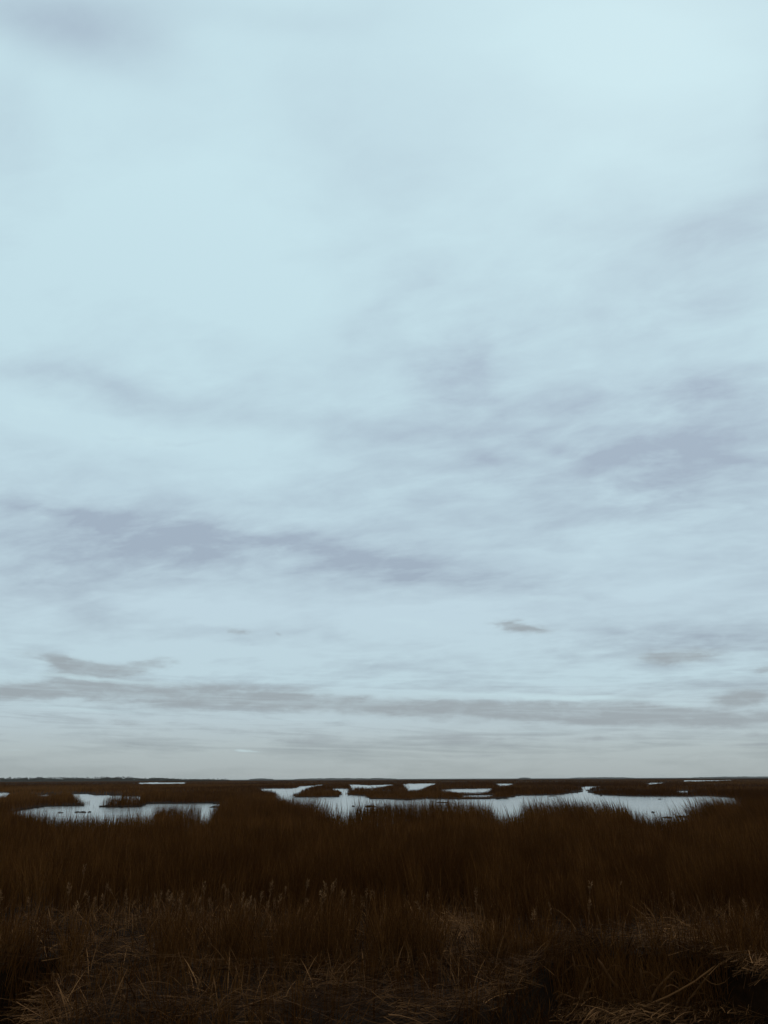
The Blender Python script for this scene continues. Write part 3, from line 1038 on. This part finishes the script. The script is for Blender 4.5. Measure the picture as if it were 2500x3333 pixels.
VEIL = [  # broad soft grey veils (+) and brighter openings (-): x, y, rx, ry, angle, amount
    (1350, 960, 560, 230, 0, .2), (800, 1120, 500, 120, 5, .16), (1560, 500, 220, 130, -20, .2), (130, 10, 300, 100, 10, .25), (980, 810, 150, 90, 0, .2), (1600, 850, 200, 90, 0, .14), (350, 1180, 420, 80, 7, .2),
    (700, 1210, 700, 70, 8, .1), (420, 1200, 520, 60, 7, .06), (900, 1225, 420, 50, 8, .12), (300, 1225, 420, 70, 4, .06), (1420, 1070, 350, 100, 0, .22), (1450, 1375, 250, 40, 0, .25), (100, -10, 260, 90, 10, .2), (700, 1090, 300, 60, 0, .14), (800, 1000, 260, 110, 10, .15), (40, -40, 420, 110, 6, .55), (190, 70, 240, 80, 12, .28), (560, 0, 300, 60, 5, .2), (-20, 230, 130, 190, 0, .42), (1580, 500, 250, 110, -22, .38), (1300, 520, 220, 120, -15, .2),
    (1680, 250, 90, 160, 0, .4), (1250, 690, 460, 130, 0, .22), (1580, 660, 260, 120, 0, .25), (660, 210, 280, 160, 20, .12), (800, 320, 300, 160, 0, .08),
    (1280, 90, 420, 160, 10, -.3), (330, 470, 330, 230, 0, -.3), (560, 640, 260, 140, 0, -.2), (470, 600, 400, 200, 0, -.1),
    (1250, 930, 560, 180, 5, .30), (1600, 900, 300, 170, 0, .28), (900, 1000, 420, 150, 0, .2), (150, 830, 330, 80, 12, .12), (400, 960, 330, 60, 5, -.3),
    (60, 910, 260, 50, 12, -.4), (150, 1180, 420, 90, 7, .36), (420, 1195, 420, 80, 7, .26), (850, 1225, 480, 80, 7, .2), (1420, 1060, 420, 120, 0, .46), (1480, 1140, 360, 90, 0, .22),
    (750, 1070, 140, 60, 10, -.05), (120, 1270, 240, 70, 15, .35), (880, 1335, 280, 46, 5, -.4), (420, 1325, 260, 46, 0, -.35), (640, 1400, 300, 40, 0, -.2),
    (1380, 1280, 330, 40, 0, -.3), (1450, 1375, 380, 60, 3, .5), (1480, 1440, 300, 40, 0, .2), (1150, 1440, 300, 50, 0, .15),
    (300, 1410, 260, 26, 0, -.25), (300, 1572, 700, 40, 3, .02), (1200, 1592, 600, 36, 0, .36), (700, 1612, 500, 26, 0, .2), (1500, 1480, 300, 26, 0, .2)]
TEXT = [  # textured middle clouds
    (985, 815, 100, 40, 5, .85), (1000, 770, 62, 34, 15, .5), (830, 672, 110, 30, -35, .38), (1270, 865, 120, 36, 15, .7), (1430, 875, 120, 28, 5, .5),
    (1590, 850, 170, 40, -8, .95), (1540, 960, 150, 30, 5, .2), (1180, 930, 200, 40, 15, .35), (960, 900, 130, 40, 10, .35), (1050, 1010, 140, 28, 20, .5),
    (1360, 1020, 180, 26, 15, .55), (1560, 1015, 150, 28, 8, .45), (1530, 505, 150, 48, -20, .4), (110, 785, 200, 34, 14, .42), (330, 850, 260, 24, 8, .32),
    (50, 1062, 170, 28, 12, .75), (220, 1105, 150, 22, 14, .55), (430, 1145, 260, 36, 8, .7), (580, 1168, 280, 32, 8, .55), (350, 1195, 300, 50, 5, .4),
    (780, 1205, 240, 28, 9, .5), (950, 1240, 240, 24, 7, .5), (1150, 1258, 170, 15, 5, .55), (120, 1225, 170, 32, 10, .45), (210, 1320, 110, 24, 28, .35),
    (1060, 1200, 120, 32, 5, .3), (1195, 1165, 46, 28, 0, .25), (700, 1345, 110, 20, 25, .25), (450, 1470, 200, 10, 3, .2), (1350, 1350, 160, 14, 4, .25),
    (450, 955, 200, 9, 10, .3), (280, 925, 150, 8, 10, .3), (1240, 955, 150, 24, 15, -.4), (1090, 870, 90, 22, 10, -.3), (1480, 925, 160, 18, 5, -.35)]
ROLL_C = [  # small dark clouds and the long low roll above the horizon
    (1130, 1352, 66, 12, 7, 1.6), (1478, 1418, 100, 16, -2, 2.0), (1660, 1446, 36, 10, 0, 1.1), (513, 1367, 26, 6, 5, .9), (600, 1369, 16, 4, 8, .6),
    (140, 1434, 95, 13, 9, 1.8), (215, 1450, 100, 14, 0, 1.9), (325, 1440, 68, 13, -10, 1.8),
    (20, 1494, 180, 16, 0, 1.3), (200, 1492, 190, 24, 2, 1.4), (430, 1504, 220, 26, 3, 1.4), (650, 1517, 220, 23, 4, 1.3), (850, 1527, 200, 20, 4, 1.2),
    (1040, 1533, 190, 20, 2, 1.2), (1230, 1536, 190, 23, 0, 1.3), (1400, 1540, 170, 24, 1, 1.2), (1530, 1552, 130, 18, 4, 1.1), (1650, 1548, 90, 17, 0, 1.2),
    (1592, 1511, 74, 16, -6, 1.8), (1300, 1555, 260, 12, 2, .6), (900, 1552, 300, 12, 4, .4),
    (250, 1562, 260, 9, 5, .5), (560, 1580, 200, 10, 3, .45), (1010, 1597, 140, 11, 0, .75), (1270, 1595, 150, 8, -3, .95), (1060, 1631, 140, 4, -2, .7),
    (1150, 1613, 150, 4, 0, .5), (1620, 1608, 80, 3.5, -2, 1.0), (1640, 1588, 46, 5, 0, .8), (700, 1600, 240, 9, 2, .4), (120, 1592, 200, 8, 2, .4)]
GLINT = [  # thin bright edges
    (1180, 1506, 330, 7, 1, .8), (800, 1500, 330, 10, 3, .35), (720, 1558, 200, 5, 2, .6), (530, 1622, 46, 3.5, 3, .9), (1450, 1585, 60, 4, 0, .25), (30, 1620, 60, 4, 0, .5),
    (1480, 1520, 80, 8, 5, .6), (230, 1470, 260, 7, 4, .6), (180, 1532, 300, 7, 3, .5), (1190, 1580, 130, 4, 0, .4), (60, 880, 140, 26, 16, .5), (330, 945, 300, 26, 7, .4),
    (900, 1345, 160, 18, 8, .4), (1180, 1290, 160, 12, 2, .35)]

veil = layer(soft, VEIL)
text = layer(tex, TEXT, 1.15, 1.45)
rollc = layer(low, ROLL_C, 1.05, 1.45)
glint = layer(low, GLINT, 1.0, 1.3)

fib = wt.math('SUBTRACT', n_fib, .5)
fin = wt.math('SUBTRACT', n_fine, .5)
stk = wt.math('SUBTRACT', n_str, .5)
puf = wt.math('SUBTRACT', n_puff, .5)
lowk = wt.remap(el, .06, .26, 1.0, 0.0)
env = wt.math('MULTIPLY', wt.remap(el, .02, .12), wt.remap(el, .5, .8, 1.0, .35))
wisp = wt.math('MULTIPLY', wt.math('ADD', wt.math('MULTIPLY', fib, 2.9), wt.math('MULTIPLY', fin, 2.6)), env)
cloudy = wt.math('SUBTRACT', wt.noise(wt.vmath('MULTIPLY', plane, (.9, 1.1, 1)), 1.25, 5, .55, .5), .5)
broad = wt.math('MULTIPLY_ADD', veil, .88, .13)
body = wt.math('ADD', broad, wt.math('MULTIPLY', text, .44))
body = wt.math('MULTIPLY_ADD', cloudy, .9, body)
gain = wt.math('MULTIPLY_ADD', wt.math('ADD', body, 0.0, clamp=True), .62, .20)
dens = wt.math('MULTIPLY_ADD', wisp, gain, body)
dens = wt.math('MULTIPLY_ADD', wt.math('MULTIPLY', wt.math('MULTIPLY_ADD', puf, .35, stk), lowk), 2.0, dens)
stq = wt.add('ShaderNodeCombineXYZ', {0: wt.math('MULTIPLY', az, 6.0), 1: wt.math('MULTIPLY', wt.math('MULTIPLY_ADD', az, .03, el), 115.0), 2: 2.0}).outputs[0]
strata = wt.math('SUBTRACT', wt.noise(stq, 1.0, 6, .6, .8), .5)
bandk = wt.math('MULTIPLY', wt.remap(el, .012, .035), wt.remap(el, .07, .15, 1.0, 0.0))
dens = wt.math('MULTIPLY_ADD', wt.math('MULTIPLY', strata, bandk), 3.2, dens)
dens = wt.remap(dens, -.02, 1.14, 0.0, 1.0, False)
rag = wt.math('ADD', wt.math('MULTIPLY', puf, 1.3), wt.math('MULTIPLY', stk, 1.6))
r1 = wt.math('MULTIPLY_ADD', rag, wt.math('MULTIPLY', rollc, 2.2, clamp=True), rollc)
r1 = wt.math('MULTIPLY', wt.remap(r1, .0, 1.4), wt.math('MULTIPLY_ADD', wt.math('ADD', stk, puf), 1.2, .92, clamp=True))
g1 = wt.remap(wt.math('MULTIPLY_ADD', rag, wt.math('MULTIPLY', glint, 1.5, clamp=True), glint), .12, .9)

# clear colour of the thin overcast by height above the horizon
eln = wt.math('DIVIDE', wt.math('MAXIMUM', el, 0.0), 1.0, clamp=True)
ramp = wt.add('ShaderNodeValToRGB', {0: eln})
cr = ramp.color_ramp
stops = [(0.0, (166, 175, 176)), (.03, (174, 186, 188)), (.065, (183, 200, 207)), (.11, (189, 212, 221)), (.2, (191, 213, 224)), (.34, (194, 219, 229)),
         (.5, (196, 223, 232)), (.75, (201, 229, 237)), (1.0, (201, 229, 237))]
cr.elements[0].position = stops[0][0]; cr.elements[0].color = lin(*stops[0][1])
cr.elements[1].position = stops[-1][0]; cr.elements[1].color = lin(*stops[-1][1])
for p, c in stops[1:-1]:
    e = cr.elements.new(p); e.color = lin(*c)
ramp2 = wt.add('ShaderNodeValToRGB', {0: eln})
cr = ramp2.color_ramp
cr.elements[0].position = 0; cr.elements[0].color = lin(148, 158, 158)
cr.elements[1].position = 1; cr.elements[1].color = lin(167, 185, 202)
for p, c in [(.05, (155, 167, 173)), (.12, (158, 173, 185)), (.25, (160, 176, 192)), (.5, (167, 184, 201))]:
    e = cr.elements.new(p); e.color = lin(*c)
base = wt.mix(dens, ramp.outputs[0], ramp2.outputs[0])
r1 = wt.math('MULTIPLY', r1, wt.math('MULTIPLY_ADD', strata, 1.7, .97, clamp=True))
base = wt.mix(wt.math('MULTIPLY', r1, .9), base, lin(153, 163, 169))
bright = wt.mix(.5, ramp.outputs[0], lin(205, 232, 238))
base = wt.mix(wt.math('MULTIPLY', g1, .8), base, bright)
# open upper sky behind the cloud sheet
sky = wt.add('ShaderNodeTexSky')
sky.sky_type = 'NISHITA'; sky.sun_disc = False
sky.sun_elevation = SUN_EL; sky.sun_rotation = SUN_AZ
sky.altitude = 0; sky.dust_density = 2.0
skyc = wt.vmath('SCALE', sky.outputs[0])
skyc.node.inputs['Scale'].default_value = .1
tot = wt.mix(.98, skyc, base)
bg = wt.add('ShaderNodeBackground', {'Color': tot, 'Strength': 1.0})
wo = wt.add('ShaderNodeOutputWorld')
wt.l.new(bg.outputs[0], wo.inputs['Surface'])
world.cycles.sampling_method = 'MANUAL'
world.cycles.sample_map_resolution = 512

sun = bpy.data.lights.new('sun', 'SUN'); sun.energy = .6; sun.angle = R(25); sun.color = (1, .96, .9)
so = bpy.data.objects.new('sun', sun); COL.objects.link(so)
sd = Vector((math.sin(SUN_AZ) * math.cos(SUN_EL), math.cos(SUN_AZ) * math.cos(SUN_EL), math.sin(SUN_EL)))
so.rotation_euler = (-sd).to_track_quat('-Z', 'Y').to_euler()
so.location = (0, 0, 30)

S.view_settings.view_transform = 'Standard'
S.view_settings.look = 'None'
S.view_settings.exposure = 0.0
S.view_settings.gamma = 1.0
S.cycles.max_bounces = 5
S.cycles.diffuse_bounces = 2
S.cycles.glossy_bounces = 2
S.cycles.volume_bounces = 1
S.cycles.use_adaptive_sampling = True
S.cycles.adaptive_threshold = .004
S.cycles.use_denoising = True
